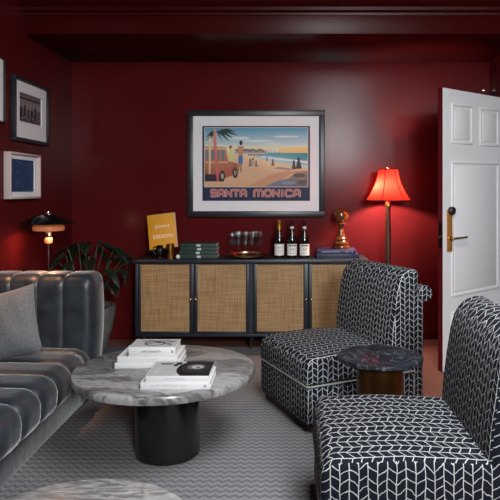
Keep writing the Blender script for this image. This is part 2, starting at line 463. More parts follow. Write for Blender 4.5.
obj('latch_plate', B(-0.003, 0.0, 0.010, 0.034, 0.88, 1.06, bev=0.001), BLKMET, door)
obj('latch_bolt', B(-0.012, 0.0, 0.015, 0.029, 0.945, 0.965, bev=0.002), CHROME, door)
for z in (0.25, 1.02, 1.80): obj('hinge', T([(0.803, 0.020, z-0.045), (0.803, 0.020, z+0.045)], 0.007, seg=10), CHROME, door)

# ------------------------------------------------------------------ rug
rug = obj('herringbone_rug', B(XL+0.06, 0.62, -0.4, 5.0, 0.0, 0.012, bev=0.004), RUG)
tag(rug, 'large grey herringbone weave rug under the sofa, round tables and armchairs', 'rug')
RZ = 0.012

# ------------------------------------------------------------------ pictures
def picture(name, label, group, W, H, fr, depth, matw, loc, rz, fm, shapes, cat='picture'):
    t = thing(name, label, cat, loc, rz, group)
    bm = bmesh.new()
    for (x0, x1, z0, z1) in ((-W/2, W/2, -H/2, -H/2+fr), (-W/2, W/2, H/2-fr, H/2), (-W/2, -W/2+fr, -H/2+fr, H/2-fr), (W/2-fr, W/2, -H/2+fr, H/2-fr)):
        box(bm, x0, x1, -depth, -0.001, z0, z1, bev=0.003)
    obj('frame', bm, fm, t)
    iw, ih = W-2*fr, H-2*fr
    pw, ph = iw-2*matw[0], ih-matw[1]-matw[2]; cz = (matw[2]-matw[1])/2
    bm = bmesh.new(); y = -depth*0.55
    for (x0, x1, z0, z1) in ((-iw/2, iw/2, -ih/2, -ih/2+matw[2]), (-iw/2, iw/2, ih/2-matw[1], ih/2), (-iw/2, -pw/2, -ih/2+matw[2], ih/2-matw[1]), (pw/2, iw/2, -ih/2+matw[2], ih/2-matw[1])):
        box(bm, x0, x1, y, -0.002, z0, z1)
    obj('mat_board', bm, MATB, t, smooth=False)
    p = art('print', shapes, pw, ph, t); p.location = (0, y+0.009, cz)
    return t, p, pw, ph

def poster_shapes():
    S = [(rect(0, 0, 1, 1), (38, 44, 72))]
    x0, x1, yb, yt = 0.022, 0.978, 0.19, 0.975
    S.append((rect(x0-0.006, yb-0.008, x1+0.006, yt+0.008), (205, 196, 180)))
    hz = 0.645
    S.append(grad(x0, hz, x1, 0.74, (240, 205, 140), (214, 214, 190)))
    S.append(grad(x0, 0.74, x1, yt, (190, 208, 208), (74, 144, 176)))
    S.append(([(0.5, hz), (x1, hz), (x1, 0.72), (0.7, 0.71)], [(235, 200, 130), (238, 190, 96), (226, 200, 140), (224, 210, 170)]))
    for cx, cy, rx, ry in ((0.34, 0.84, 0.10, 0.02), (0.52, 0.80, 0.14, 0.018), (0.78, 0.86, 0.12, 0.014), (0.66, 0.76, 0.10, 0.012)):
        S.append((ell(cx, cy, rx, ry), (206, 214, 212)))
    # far shore, pier and town
    S.append(([(0.30, hz-0.01), (0.72, hz-0.01), (0.70, hz+0.025), (0.62, hz+0.04), (0.55, hz+0.02), (0.44, hz+0.05), (0.30, hz+0.05)], (166, 150, 140)))
    for k in range(5): S.append((rect(0.60+k*0.022, hz, 0.614+k*0.022, hz+0.05-0.006*(k % 2)), (222, 224, 220)))
    for k in range(12): S.append((ell(0.33+k*0.021, hz+0.03+0.008*math.sin(k*2.1), 0.013, 0.018, 8), (108+6*(k % 3), 108, 104)))
    S.append((rect(0.42, hz-0.035, 0.80, hz-0.022), (110, 100, 104)))
    for k in range(14): S.append((rect(0.43+k*0.026, hz-0.07, 0.434+k*0.026, hz-0.03), (112, 104, 108)))
    # sea
    S.append(([(0.46, 0.56), (x1, 0.47), (x1, hz-0.005), (0.60, hz-0.005)], [(150, 190, 192), (96, 152, 160), (36, 128, 138), (80, 156, 162)]))
    S.append(([(0.50, 0.575), (x1, 0.50), (x1, 0.53), (0.56, 0.60)], (206, 220, 220)))
    S.append(([(0.46, 0.56), (x1, 0.43), (x1, 0.475), (0.50, 0.59)], (176, 196, 200)))
    # sand
    S.append(([(x0, yb), (x1, yb), (x1, 0.44), (0.62, 0.53), (0.44, 0.60), (0.30, 0.62), (x0, 0.62)], [(206, 166, 128), (196, 150, 116), (214, 180, 140), (228, 200, 156), (236, 212, 172), (224, 190, 150), (214, 180, 150)]))
    S.append(([(0.42, yb), (0.60, yb), (0.86, 0.38), (0.80, 0.41), (0.62, 0.34)], (192, 142, 112)))
    # rocks lower right
    S.append(([(0.58, yb), (x1, yb), (x1, 0.40), (0.88, 0.40), (0.80, 0.30), (0.70, 0.27)], [(112, 116, 134), (96, 92, 96), (140, 116, 98), (170, 140, 112), (120, 112, 116), (112, 120, 140)]))
    for cx, cy, rx, ry, c in ((0.90, 0.34, 0.06, 0.03, (96, 80, 76)), (0.80, 0.24, 0.07, 0.025, (128, 132, 148)), (0.93, 0.25, 0.05, 0.03, (88, 84, 88)), (0.88, 0.385, 0.05, 0.012, (178, 134, 104))):
        S.append((ell(cx, cy, rx, ry, 9), c))
    # palm crown top left
    for k in range(9):
        a = -2.7+k*0.36; L_ = 0.19+0.02*(k % 2)
        cx, cy = 0.13, 0.93
        ex, ey = cx+L_*math.cos(a), cy+L_*0.75*math.sin(a)-0.03
        ex = max(ex, x0+0.005); ey = min(ey, yt-0.004); mx, my = (cx+ex)/2, min((cy+ey)/2+0.045, yt-0.004)
        S.append(([(cx, cy), (mx, my), (ex, ey), (mx, my-0.04)], (46+8*(k % 2), 66, 50)))
    # wooden wagon
    S.append(([(x0, 0.30), (0.20, 0.30), (0.32, 0.36), (0.33, 0.50), (0.24, 0.53), (0.22, 0.72), (x0, 0.73)], [(150, 78, 56), (158, 84, 62), (170, 92, 70), (176, 96, 76), (176, 112, 86), (196, 150, 116), (188, 140, 108)]))
    for k in range(4): S.append((rect(0.035+k*0.047, 0.55, 0.066+k*0.047, 0.68), (112, 118, 124)))
    S.append((rect(x0, 0.505, 0.24, 0.525), (206, 160, 120))); S.append((rect(x0, 0.69, 0.22, 0.705), (220, 184, 146)))
    S.append(([(x0, 0.26), (0.19, 0.26), (0.21, 0.34), (x0, 0.36)], (52, 44, 56)))
    for cx in (0.185, 0.305):
        S.append((ell(cx, 0.33 if cx < 0.2 else 0.38, 0.026, 0.075), (48, 44, 50))); S.append((ell(cx, 0.33 if cx < 0.2 else 0.38, 0.013, 0.04), (168, 150, 136)))
    # surfboards leaning on the wagon
    S.append(([(0.135, 0.26), (0.155, 0.26), (0.125, yt-0.01), (0.105, yt-0.02), (0.10, 0.8)], [(190, 90, 84), (190, 90, 84), (222, 140, 130), (214, 130, 122), (206, 120, 110)]))
    S.append(([(0.06, 0.36), (0.075, 0.36), (0.08, 0.84), (0.07, 0.87), (0.06, 0.84)], (226, 190, 150)))
    # bathers beside the wagon
    S.append((ell(0.262, 0.72, 0.012, 0.024, 10), (120, 80, 60))); S.append(([(0.245, 0.54), (0.282, 0.54), (0.285, 0.69), (0.25, 0.70)], (206, 206, 130)))
    S.append((rect(0.30, 0.36, 0.312, 0.50), (130, 88, 70))); S.append(([(0.325, 0.38), (0.336, 0.38), (0.352, 0.52), (0.336, 0.52)], (156, 104, 82))); S.append(([(0.352, 0.38), (0.362, 0.38), (0.368, 0.52), (0.352, 0.52)], (156, 104, 82)))
    S.append(([(0.334, 0.50), (0.374, 0.50), (0.376, 0.60), (0.336, 0.60)], (64, 108, 168))); S.append(([(0.336, 0.60), (0.376, 0.60), (0.386, 0.73), (0.33, 0.73)], (192, 136, 108)))
    S.append((ell(0.358, 0.775, 0.015, 0.032, 12), (62, 44, 42)))
    # sitting people
    for cx, cy, s, c in ((0.445, 0.50, 1, (150, 110, 96)), (0.47, 0.52, 0.9, (176, 150, 132)), (0.50, 0.49, 0.8, (120, 112, 124)), (0.655, 0.505, 0.9, (140, 96, 84)), (0.85, 0.47, 1.2, (88, 68, 66)), (0.895, 0.49, 1.5, (74, 56, 58))):
        S.append(([(cx-0.018*s, cy-0.04*s), (cx+0.02*s, cy-0.04*s), (cx+0.008*s, cy+0.03*s), (cx-0.008*s, cy+0.03*s)], c)); S.append((ell(cx, cy+0.045*s, 0.008*s, 0.018*s, 8), (58, 42, 42)))
    S.append((rect(0.595, 0.53, 0.604, 0.59), (90, 66, 70)))
    S.append(([(0.66, 0.43), (0.84, 0.41), (0.86, 0.425), (0.70, 0.455)], (148, 134, 146)))
    for k in range(3): S.append(([(0.925+k*0.018, 0.43), (0.932+k*0.018, 0.43), (0.942+k*0.016, 0.54), (0.935+k*0.016, 0.54)], (204, 204, 198)))
    # title in rounded deco capitals: pale rim, coral stroke, navy inline
    PW, PH = 0.925, 0.627
    G = {'S': [[(1, .93), (.86, 1), (.14, 1), (0, .86), (0, .62), (.12, .5), (.88, .5), (1, .38), (1, .14), (.86, 0), (.14, 0), (0, .07)]],
         'A': [[(0, 0), (0, .72), (.22, 1), (.78, 1), (1, .72), (1, 0)], [(0, .38), (1, .38)]],
         'N': [[(0, 0), (0, 1), (1, 0), (1, 1)]], 'T': [[(-.05, 1), (1.05, 1)], [(.5, 1), (.5, 0)]],
         'M': [[(0, 0), (0, .78), (.16, 1), (.84, 1), (1, .78), (1, 0)], [(.5, 1), (.5, 0)]],
         'O': [[(.2, 0), (.8, 0), (1, .22), (1, .78), (.8, 1), (.2, 1), (0, .78), (0, .22), (.2, 0)]], 'I': [[(.5, 0), (.5, 1)]],
         'C': [[(1, .85), (.84, 1), (.18, 1), (0, .80), (0, .20), (.18, 0), (.84, 0), (1, .15)]]}
    cells = []
    for wd_, xa, xb in (('SANTA', 0.082, 0.405), ('MONICA', 0.482, 0.905)):
        ws = [{'I': 0.35, 'M': 1.45}.get(ch, 1.0) for ch in wd_]; gap = 0.42; tot = sum(ws)+gap*(len(ws)-1); x = xa
        for ch, q in zip(wd_, ws):
            q2 = q*(xb-xa)/tot; cells.append((ch, x, q2)); x += q2+gap*(xb-xa)/tot
    for wst, c in ((0.0088, (214, 196, 194)), (0.0058, (206, 92, 64)), (0.0013, (60, 60, 92))):
        for ch, x, q in cells:
            for pl in G[ch]:
                P_ = [((x+a*q)*PW, (0.062+b*0.082)*PH) for a, b in pl]
                for a, b in zip(P_, P_[1:]):
                    d = Vector(b)-Vector(a); n_ = Vector((-d.y, d.x)).normalized()*wst; e_ = d.normalized()*wst*0.6
                    a2, b2 = Vector(a)-e_, Vector(b)+e_
                    S.append(([((v.x)/PW, (v.y)/PH) for v in (a2-n_, b2-n_, b2+n_, a2+n_)], c))
    return S
W_, H_ = PX(325, 5.26)-PX(187, 5.26), PZ(110, 5.26)-PZ(217, 5.26)
pt, pp, pw, ph = picture('framed_beach_poster', 'large black-framed beach poster with navy title band on the red back wall', None, W_, H_, 0.050, 0.036, (0.078, 0.085, 0.088), ((PX(187, 5.26)+PX(325, 5.26))/2, YB, (PZ(110, 5.26)+PZ(217, 5.26))/2), 0, BLACKF, poster_shapes())
def group_print():
    S = [(rect(0, 0, 1, 1), (142, 126, 126)), grad(0, 0.55, 1, 1, (150, 134, 134), (104, 92, 92)), (rect(0, 0.80, 1, 0.86), (50, 44, 46))]
    for k in range(6):
        cx = 0.12+k*0.155; h = 0.52+0.08*math.sin(k*1.9)
        c = (46+16*(k % 3), 40+14*(k % 3), 42+14*(k % 3))
        S.append(([(cx-0.075, 0.04), (cx+0.07, 0.04), (cx+0.05, h), (cx-0.055, h)], c)); S.append((ell(cx, h+0.08, 0.042, 0.075, 10), (132, 114, 110)))
        S.append((rect(cx-0.02, 0.1+0.05*(k % 2), cx+0.05, 0.16+0.05*(k % 2)), (136, 122, 120)))
    return S
RZL = PI/2   # facing +x from the left wall
z0 = (2.07+1.627)/2
picture('framed_group_photograph', 'black-framed old photograph of a group, upper frame on the left wall', None, 0.59, 0.445, 0.026, 0.036, (0.078, 0.075, 0.115), (XL, 4.42, z0), RZL, BLACKF, group_print())
cap = None
random.seed(3)
S = [(rect(0, 0, 1, 1), (38, 62, 98))]
for k in range(120):
    x, y = random.uniform(0.03, 0.97), random.uniform(0.03, 0.97); r = random.uniform(0.006, 0.013)
    S.append((ell(x, y, r, r*1.5, 5), random.choice([(96, 120, 150), (160, 176, 194), (22, 40, 72)])))
WHITEF = mat('white_frame_wood', (196, 178, 176), 0.5, var=0.03)
picture('framed_blue_print', 'small white box-framed deep blue speckled print below the group photograph', None, 0.49, 0.315, 0.014, 0.05, (0.042, 0.030, 0.034), (XL, 4.275, 1.387), RZL, WHITEF, S)
picture('framed_dark_picture', 'black-framed picture with white mat cut off by the left edge', None, 0.58, 0.42, 0.010, 0.03, (0.09, 0.08, 0.08), (XL, 3.712, 1.935), RZL, BLACKF, [(rect(0, 0, 1, 1), (60, 56, 56)), (rect(0.1, 0.1, 0.6, 0.7), (92, 86, 84)), (ell(0.7, 0.6, 0.15, 0.2), (40, 38, 40))])

# ------------------------------------------------------------------ sideboard
SX0, SX1, SY, SZ = PX(135, 4.9), PX(366, 4.9), 4.9, PZ(259.5, 4.9)
sb = thing('rattan_sideboard', 'long navy-black sideboard with four woven rattan doors below the poster', 'sideboard', (0, 0, 0))
sb.location = ((SX0+SX1)/2, SY, 0); cxs = sb.location.x
def sx(px): return PX(px, SY)-cxs
zb = PZ(337, SY); hw = (SX1-SX0)/2
bm = bmesh.new(); t_ = 0.022
box(bm, -hw, hw, 0.022, 0.365, zb, zb+t_); box(bm, -hw, hw, 0.35, 0.365, zb+t_, SZ-0.03)
box(bm, -hw, -hw+t_, 0.0, 0.35, zb+t_, SZ-0.03, bev=0.002); box(bm, hw-t_, hw, 0.0, 0.35, zb+t_, SZ-0.03, bev=0.002)
box(bm, sx(249), sx(253), 0.0, 0.35, zb+t_, SZ-0.03)
box(bm, -hw, hw, 0.0, 0.022, zb, zb+t_, bev=0.002)
obj('cabinet_body', bm, NAVY, sb)
obj('cabinet_top', B(-hw-0.02, hw+0.02, -0.018, 0.375, SZ-0.03, SZ, bev=0.004), NAVY, sb)
zt, zd = SZ-0.034, zb+t_+0.003
for (d0, d1, r0, r1, kx) in ((138.2, 193.6, 141, 189.5, 191.2), (194.2, 248.8, 197.5, 246, 195.9), (253.4, 308.2, 257, 303.5, 305.8), (308.8, 363, 312, 359.5, 311.2)):
    x0, x1, a0, a1 = sx(d0), sx(d1), sx(r0), sx(r1); za, zbm = PZ(264.5, SY), PZ(331.5, SY)
    bm = bmesh.new()
    for q in ((x0, a0, zd, zt), (a1, x1, zd, zt), (a0, a1, zd, zbm), (a0, a1, za, zt)):
        box(bm, q[0], q[1], -0.004, 0.018, q[2], q[3], bev=0.0015)
    d = obj('cabinet_door', bm, NAVY, sb)
    obj('rattan_panel', B(a0-0.003, a1+0.003, 0.004, 0.010, zbm-0.003, za+0.003), RATTAN, d, smooth=False)
    k_ = L([(0, 0), (0.004, 0), (0.004, 0.010), (0.009, 0.014), (0.010, 0.020), (0.006, 0.024), (0, 0.025)], 14)
    for v in k_.verts: v.co = Vector((sx(kx)+v.co.x, -0.004-v.co.z, PZ(299, SY)+v.co.y))
    obj('door_knob', k_, PALEBRASS, d)
for (x, y) in ((-hw+0.06, 0.05), (-hw+0.06, 0.31), (sx(251), 0.05), (sx(251), 0.31), (hw-0.06, 0.05), (hw-0.06, 0.31)):
    g_ = obj('leg', L([(0, RZ+0.03), (0.012, RZ+0.03), (0.016, zb), (0, zb)], 12, (x, y, 0)), NAVY, sb)
    obj('leg_cap', L([(0, RZ), (0.011, RZ), (0.012, RZ+0.03), (0, RZ+0.03)], 12, (x, y, 0)), BRASS, g_)

# easel with yellow-covered book
YE = 5.12
ez = thing('tabletop_easel', 'ornate dark metal easel holding the yellow book on the sideboard', 'easel', (PX(162, YE), YE, SZ))
bm = bmesh.new()
tube(bm, [(-0.085, -0.06, 0.004), (-0.05, -0.045, 0.05), (-0.02, -0.01, 0.30), (0.0, 0.012, 0.345)], 0.006)
tube(bm, [(0.085, -0.06, 0.004), (0.05, -0.045, 0.05), (0.02, -0.01, 0.30), (0.0, 0.012, 0.345)], 0.006)
obj('easel_frame', bm, BLKMET, ez)
obj('easel_strut', T([(0, 0.012, 0.34), (0, 0.09, 0.004)], 0.005), BLKMET, ez)
bm = bmesh.new()
box(bm, -0.12, 0.12, -0.075, -0.03, 0.058, 0.066, bev=0.002)
for s in (-1, 1):
    pts = [(s*(0.03+0.05*math.cos(a)*(1-a/9)), -0.065, 0.035+0.028*math.sin(a)*(1-a/9)) for a in [k*0.5 for k in range(14)]]
    tube(bm, pts, 0.006, 6)
tube(bm, [(-0.11, -0.07, 0.062), (-0.06, -0.075, 0.03), (0, -0.075, 0.055), (0.06, -0.075, 0.03), (0.11, -0.07, 0.062)], 0.006, 6)
tube(bm, [(0.0, -0.078, 0.06), (0.0, -0.082, 0.078)], 0.007, 8)
obj('easel_ledge', bm, BLKMET, ez)
bm = bmesh.new()
pts = [(0.03*math.cos(a), 0.012, 0.362+0.022*math.sin(a)) for a in [2*PI*k/14 for k in range(14)]]
tube(bm, pts, 0.005, 6, closed=True); tube(bm, [(-0.045, 0.012, 0.345), (0, 0.012, 0.352), (0.045, 0.012, 0.345)], 0.005, 6)
obj('easel_finial', bm, BLKMET, ez)
yb_ = thing('yellow_book', 'mustard yellow book with white lettering tilted on the easel', 'book', (PX(162, 5.05)-0.0, 5.065, SZ+0.215))
yb_.rotation_euler = (math.radians(-10), math.radians(-7), 0)
obj('book_cover', B(-0.115, 0.115, -0.012, 0.012, -0.142, 0.142, bev=0.0015), MUSTARD, yb_)
obj('page_block', B(-0.110, 0.1165, -0.0095, 0.0095, -0.1432, 0.1432), PAGES, yb_, smooth=False)
text('cover_title', 'JOAN', 0.118, 0.032, LTYEL, yb_, (0.0, -0.0135, 0.036))
text('cover_title', 'DIDION', 0.158, 0.030, LTYEL, yb_, (0.004, -0.0135, -0.043))

cup = thing('brass_beaker', 'shiny brass cylinder cup in front of the yellow book', 'cup', (PX(170.5, 4.99), 4.99, SZ))
obj('cup_body', L([(0, 0.0), (0.030, 0), (0.031, 0.004), (0.031, 0.118), (0.028, 0.118), (0.028, 0.01), (0, 0.01)], 28), BRASS, cup)
obj('cup_band', L([(0.0312, 0.100), (0.033, 0.102), (0.033, 0.108), (0.0312, 0.110)], 28), PALEBRASS, cup)
an = thing('dark_figurine', 'small dark sculpted creamer jug beside the brass cup', 'jug', (PX(160, 5.0), 5.0, SZ))
obj('jug_body', L([(0, 0), (0.026, 0), (0.022, 0.012), (0.036, 0.045), (0.033, 0.075), (0.022, 0.092), (0.027, 0.104), (0.024, 0.104), (0.019, 0.090), (0, 0.085)], 24), BLKMET, an)
obj('jug_handle', T([(-0.024, 0, 0.095), (-0.052, 0, 0.088), (-0.056, 0, 0.055), (-0.034, 0, 0.030)], 0.005), BLKMET, an)
bl = obj('shell_ornament', L([(0, 0), (0.012, 0.002), (0.017, 0.014), (0.013, 0.028), (0, 0.034)], 16), MATB, None, loc=(PX(178, 4.97), 4.97, SZ))
bl.name = 'white_ornament'
tag(bl, 'tiny white ornament between the brass cup and the green books', 'ornament')
an.name = 'dark_jug'

# green book stack
def book(name, label, W, D, H, cm, loc, rz, group=None, spine_front=True, cat='book', pg=None):
    """lies flat, spine towards -y, origin at the centre of its underside"""
    t = thing(name, label, cat, loc, rz, group)
    bm = bmesh.new(); c = 0.0025
    box(bm, -W/2, W/2, -D/2, D/2, 0, c, bev=0.0008, seg=1); box(bm, -W/2, W/2, -D/2, D/2, H-c, H, bev=0.0008, seg=1)
    box(bm, -W/2, W/2, -D/2, -D/2+0.004, c*0.5, H-c*0.5, bev=0.0012, seg=2)
    obj('book_cover', bm, cm, t)
    obj('page_block', B(-W/2+0.004, W/2-0.004, -D/2+0.004, D/2-0.004, c, H-c), pg or PAGES, t, smooth=False)
    return t
zz = SZ; GX = PX(198.5, 5.0)
words_ = ['topmost', 'second from the top', 'third from the top', 'lowest']
for k in range(4):
    h = 0.0300
    t = book('green_book', f'dark green cloth book, {words_[3-k]} of the stack beside the brass cup', 0.305-0.004*k, 0.20, h, GREENB, (GX+(0.002, -0.003, 0.003, 0)[k], 5.07, zz), (0.01, -0.02, 0.015, 0)[k], 'green books stacked on the sideboard')
    obj('spine_title', B(-0.012, 0.020, -0.1008, -0.0998, 0.006, 0.024), GOLDFOIL, t, smooth=False)
    zz += h+0.0002

# tray and glasses
TX, TY = PX(246.5, 5.03), 5.05
tr = thing('brass_tray', 'round brass serving tray carrying the stemmed glasses', 'tray', (TX, TY, SZ))
obj('tray_foot', L([(0, 0), (0.05, 0), (0.045, 0.006), (0.04, 0.012), (0, 0.012)], 32), PALEBRASS, tr)
obj('tray_plate', L([(0, 0.012), (0.158, 0.012), (0.163, 0.017), (0.165, 0.032), (0.161, 0.032), (0.158, 0.020), (0.152, 0.0165), (0, 0.0165)], 48), PALEBRASS, tr)
def glass_proto():
    t = thing('wine_glass', 'x', 'glass', (0, 0, 0))
    obj('bowl', L([(0.0, 0.085), (0.010, 0.087), (0.024, 0.100), (0.031, 0.120), (0.032, 0.138), (0.030, 0.165), (0.026, 0.198), (0.0252, 0.198), (0.029, 0.165), (0.0308, 0.138), (0.030, 0.121), (0.023, 0.102), (0.0, 0.090)], 24), GLASS, t)
    obj('stem', L([(0.0, 0.003), (0.0035, 0.004), (0.0028, 0.04), (0.0035, 0.080), (0.006, 0.0865), (0, 0.087)], 10), GLASS, t)
    obj('foot', L([(0.0, 0.0), (0.030, 0.0), (0.030, 0.0012), (0.006, 0.004), (0, 0.005)], 24), GLASS, t)
    return t
g0 = glass_proto()
gl = [(-0.118, -0.045, 'leftmost in the front row'), (-0.058, -0.085, 'second from left in the front row'), (0.0, -0.095, 'middle of the front row'), (0.056, -0.085, 'second from right in the front row'), (0.118, -0.045, 'rightmost in the front row'),
      (-0.085, 0.045, 'back left'), (-0.008, 0.02, 'back middle'), (0.078, 0.05, 'back right')]
for i, (x, y, wd) in enumerate(gl):
    g = g0 if i == 0 else copy_tree(g0)
    g.location = (TX+x, TY+y, SZ+0.0168); g['label'] = f'clear stemmed glass on the brass tray, {wd}'; g['group'] = 'stemmed glasses on the brass tray'

# wine bottles
def bottle(label, x, foil, rz=0, band=True):
    t = thing('wine_bottle', label, 'bottle', (x, 5.03, SZ), rz, 'wine bottles on the sideboard')
    obj('bottle_glass', L([(0, 0.004), (0.020, 0.0), (0.037, 0.001), (0.0400, 0.006), (0.0405, 0.13), (0.039, 0.155), (0.032, 0.182), (0.021, 0.208), (0.0155, 0.232), (0.0145, 0.285), (0, 0.285)], 32), GLASSB, t)
    obj('foil_capsule', L([(0.0160, 0.228), (0.0152, 0.262), (0.0150, 0.292), (0.0165, 0.294), (0.0165, 0.306), (0.014, 0.308), (0, 0.308)], 24), foil, t)
    bm = bmesh.new(); R_ = 0.0411
    n = 14; a0, a1 = -PI/2-1.25, -PI/2+1.25
    lo = [bm.verts.new((R_*math.cos(a0+(a1-a0)*i/n), R_*math.sin(a0+(a1-a0)*i/n), 0.022)) for i in range(n+1)]
    hi = [bm.verts.new((v.co.x, v.co.y, 0.115)) for v in lo]
    for i in range(n): bm.faces.new((lo[i], lo[i+1], hi[i+1], hi[i]))
    lb = obj('paper_label', bm, LABEL, t)
    bm = bmesh.new()
    def mark(w0, w1, z0, z1):
        m_ = 6; R2 = 0.0415
        A = [bm.verts.new((R2*math.cos(-PI/2+w0+(w1-w0)*i/m_), R2*math.sin(-PI/2+w0+(w1-w0)*i/m_), z0)) for i in range(m_+1)]
        C = [bm.verts.new((v.co.x, v.co.y, z1)) for v in A]
        for i in range(m_): bm.faces.new((A[i], A[i+1], C[i+1], C[i]))
    if band:
        mark(-0.85, 0.85, 0.098, 0.106); mark(-0.3, -0.2, 0.070, 0.082); mark(-0.3, 0.25, 0.066, 0.070); mark(0.2, 0.3, 0.070, 0.082); mark(-0.6, 0.6, 0.040, 0.042)
    else:
        mark(-0.5, 0.4, 0.086, 0.089); mark(-0.6, 0.6, 0.064, 0.066); mark(-0.35, 0.5, 0.050, 0.052)
    tag(obj('label_print', bm, INK if band else GREYINK, lb), kind='stuff')
    if band:
        c_ = L([(0.0163, 0.240), (0.0168, 0.240), (0.0162, 0.256), (0.0157, 0.256)], 20)
        obj('neck_label', c_, LABEL, t)
bottle('wine bottle with gold foil neck and white label, left of the three', PX(279.3, 5.03), FOILG, 0.05, False)
bottle('dark-necked wine bottle with cream label, middle of the three', PX(292, 5.03), FOILR)
bottle('dark-necked wine bottle with cream label, right of the three, beside the pawn', PX(304.4, 5.03), FOILR, 0.1)

# navy books and the pawn
bA = book('navy_book', 'navy blue book lying at the bottom under the turned pawn', 0.345, 0.24, 0.036, NAVYB, (PX(337.5, 5.0), 5.11, SZ), 0.02)
bB = book('indigo_book', 'indigo book with pale spine lettering directly under the turned pawn', 0.315, 0.23, 0.033, PURPB, (PX(336.5, 5.0), 5.10, SZ+0.0362), -0.02)
tl = mat('pale_blue_lettering', (150, 150, 186), 0.5)
obj('spine_title', B(-0.12, 0.03, -0.1158, -0.1148, 0.014, 0.020), tl, bB, smooth=False)
obj('spine_title', B(0.07, 0.10, -0.1158, -0.1148, 0.014, 0.020), tl, bB, smooth=False)
obj('publisher_mark', L([(0, 0), (0.006, 0), (0.006, 0.001), (0, 0.001)], 12), tl, bB).matrix_local = Matrix.Translation((0.128, -0.1148, 0.0165)) @ Matrix.Rotation(PI/2, 4, 'X')
pw_ = thing('turned_wood_pawn', 'glossy brown turned wood chess pawn on the navy books', 'sculpture', (PX(341, 5.1), 5.1, SZ+0.0694))
obj('pawn_body', L([(0, 0), (0.074, 0), (0.077, 0.008), (0.074, 0.022), (0.060, 0.030), (0.070, 0.040), (0.070, 0.050), (0.052, 0.060), (0.046, 0.072), (0.052, 0.080), (0.044, 0.088), (0.032, 0.115), (0.023, 0.150), (0.021, 0.187), (0.028, 0.197), (0.052, 0.202), (0.053, 0.209), (0.030, 0.217), (0.0, 0.219)], 36), GWOOD, pw_)
R_ = 0.061
obj('pawn_head', L([(0, 0.213)]+[(R_*math.sin(a), 0.213+R_-R_*math.cos(a)) for a in [PI*k/20 for k in range(1, 20)]]+[(0, 0.213+2*R_)], 36), GWOOD, pw_)

# ------------------------------------------------------------------ floor lamp
LX, LY = PX(388, 5.03), 5.03
fl = thing('floor_lamp', 'tall dark wood floor lamp with glowing red bell shade beside the sideboard', 'lamp', (LX, LY, 0))
zt_, zb2 = PZ(169.5, LY), PZ(200.5, LY)
obj('base', L([(0, 0), (0.135, 0), (0.14, 0.012), (0.13, 0.03), (0.06, 0.045), (0.03, 0.07), (0, 0.07)], 36), DWOOD, fl)
obj('pole', L([(0, 0.06), (0.030, 0.06), (0.024, 0.10), (0.022, 0.5), (0.025, 0.9), (0.021, 1.13), (0.024, 1.15), (0, 1.15)], 24), DWOOD, fl)
obj('socket', L([(0, 1.15), (0.024, 1.15), (0.026, 1.165), (0.020, 1.19), (0.018, 1.23), (0, 1.23)], 20), BRASS, fl)
def shp(t): return 0.080+(0.183-0.080)*(t**1.9*0.85+t*0.15)
n = 14; pr = [(shp(1-i/n), zb2+(zt_-zb2)*i/n) for i in range(n+1)]
shd = obj('lamp_shade', L(pr, 48), SHADE, fl)
DTRIM = mat('dark_red_braid', (50, 8, 12), 0.7)
bm = bmesh.new()
tube(bm, [((shp(1)+0.001)*math.cos(2*PI*k/48), (shp(1)+0.001)*math.sin(2*PI*k/48), zb2) for k in range(48)], 0.007, 6, closed=True)
tube(bm, [((shp(0)+0.001)*math.cos(2*PI*k/36), (shp(0)+0.001)*math.sin(2*PI*k/36), zt_) for k in range(36)], 0.004, 6, closed=True)
for q in range(6):
    a = -PI/2+0.62+q*PI/3
    tube(bm, [((r+0.001)*math.cos(a), (r+0.001)*math.sin(a), z) for r, z in pr], 0.004, 5)
obj('shade_trim', bm, DTRIM, shd)
bm = bmesh.new()
for q in range(3): tube(bm, [(0, 0, zt_-0.004), (0.079*math.cos(q*2*PI/3+0.3), 0.079*math.sin(q*2*PI/3+0.3), zt_-0.002)], 0.002, 5)
tube(bm, [(0, 0, 1.22), (0.03, 0, 1.30), (0.03, 0, 1.38), (0, 0, zt_)], 0.002, 5)
obj('shade_carrier', bm, BRASS, fl)
obj('finial', L([(0, zt_-0.002), (0.010, zt_), (0.006, zt_+0.006), (0.012, zt_+0.015), (0, zt_+0.022)], 14), PALEBRASS, fl)
def bulb_mat():
    m, nt, b, k = newmat('lit_frosted_bulb'); nt.nodes.remove(b); out = nt.nodes['Material Output']
    t = nt.nodes.new('ShaderNodeBsdfTransparent'); e = nt.nodes.new('ShaderNodeEmission'); a = nt.nodes.new('ShaderNodeAddShader')
    e.inputs[0].default_value = (*lin((255, 190, 110)), 1); e.inputs[1].default_value = 12
    nt.links.new(t.outputs[0], a.inputs[0]); nt.links.new(e.outputs[0], a.inputs[1]); nt.links.new(a.outputs[0], out.inputs[0]); return m
BULB = bulb_mat()
obj('bulb', L([(0, 1.232), (0.014, 1.235), (0.030, 1.275), (0.030, 1.30), (0.018, 1.325), (0, 1.332)], 20, (-0.05, -0.02, 0)), BULB, fl)
pl_ = bpy.data.lights.new('floor_lamp_light', 'POINT'); pl_.energy = 32; pl_.color = (1, 0.80, 0.68); pl_.shadow_soft_size = 0.03
po = bpy.data.objects.new('floor_lamp_light', pl_); COL.objects.link(po); po.parent = fl; po.location = (-0.05, -0.02, 1.30)

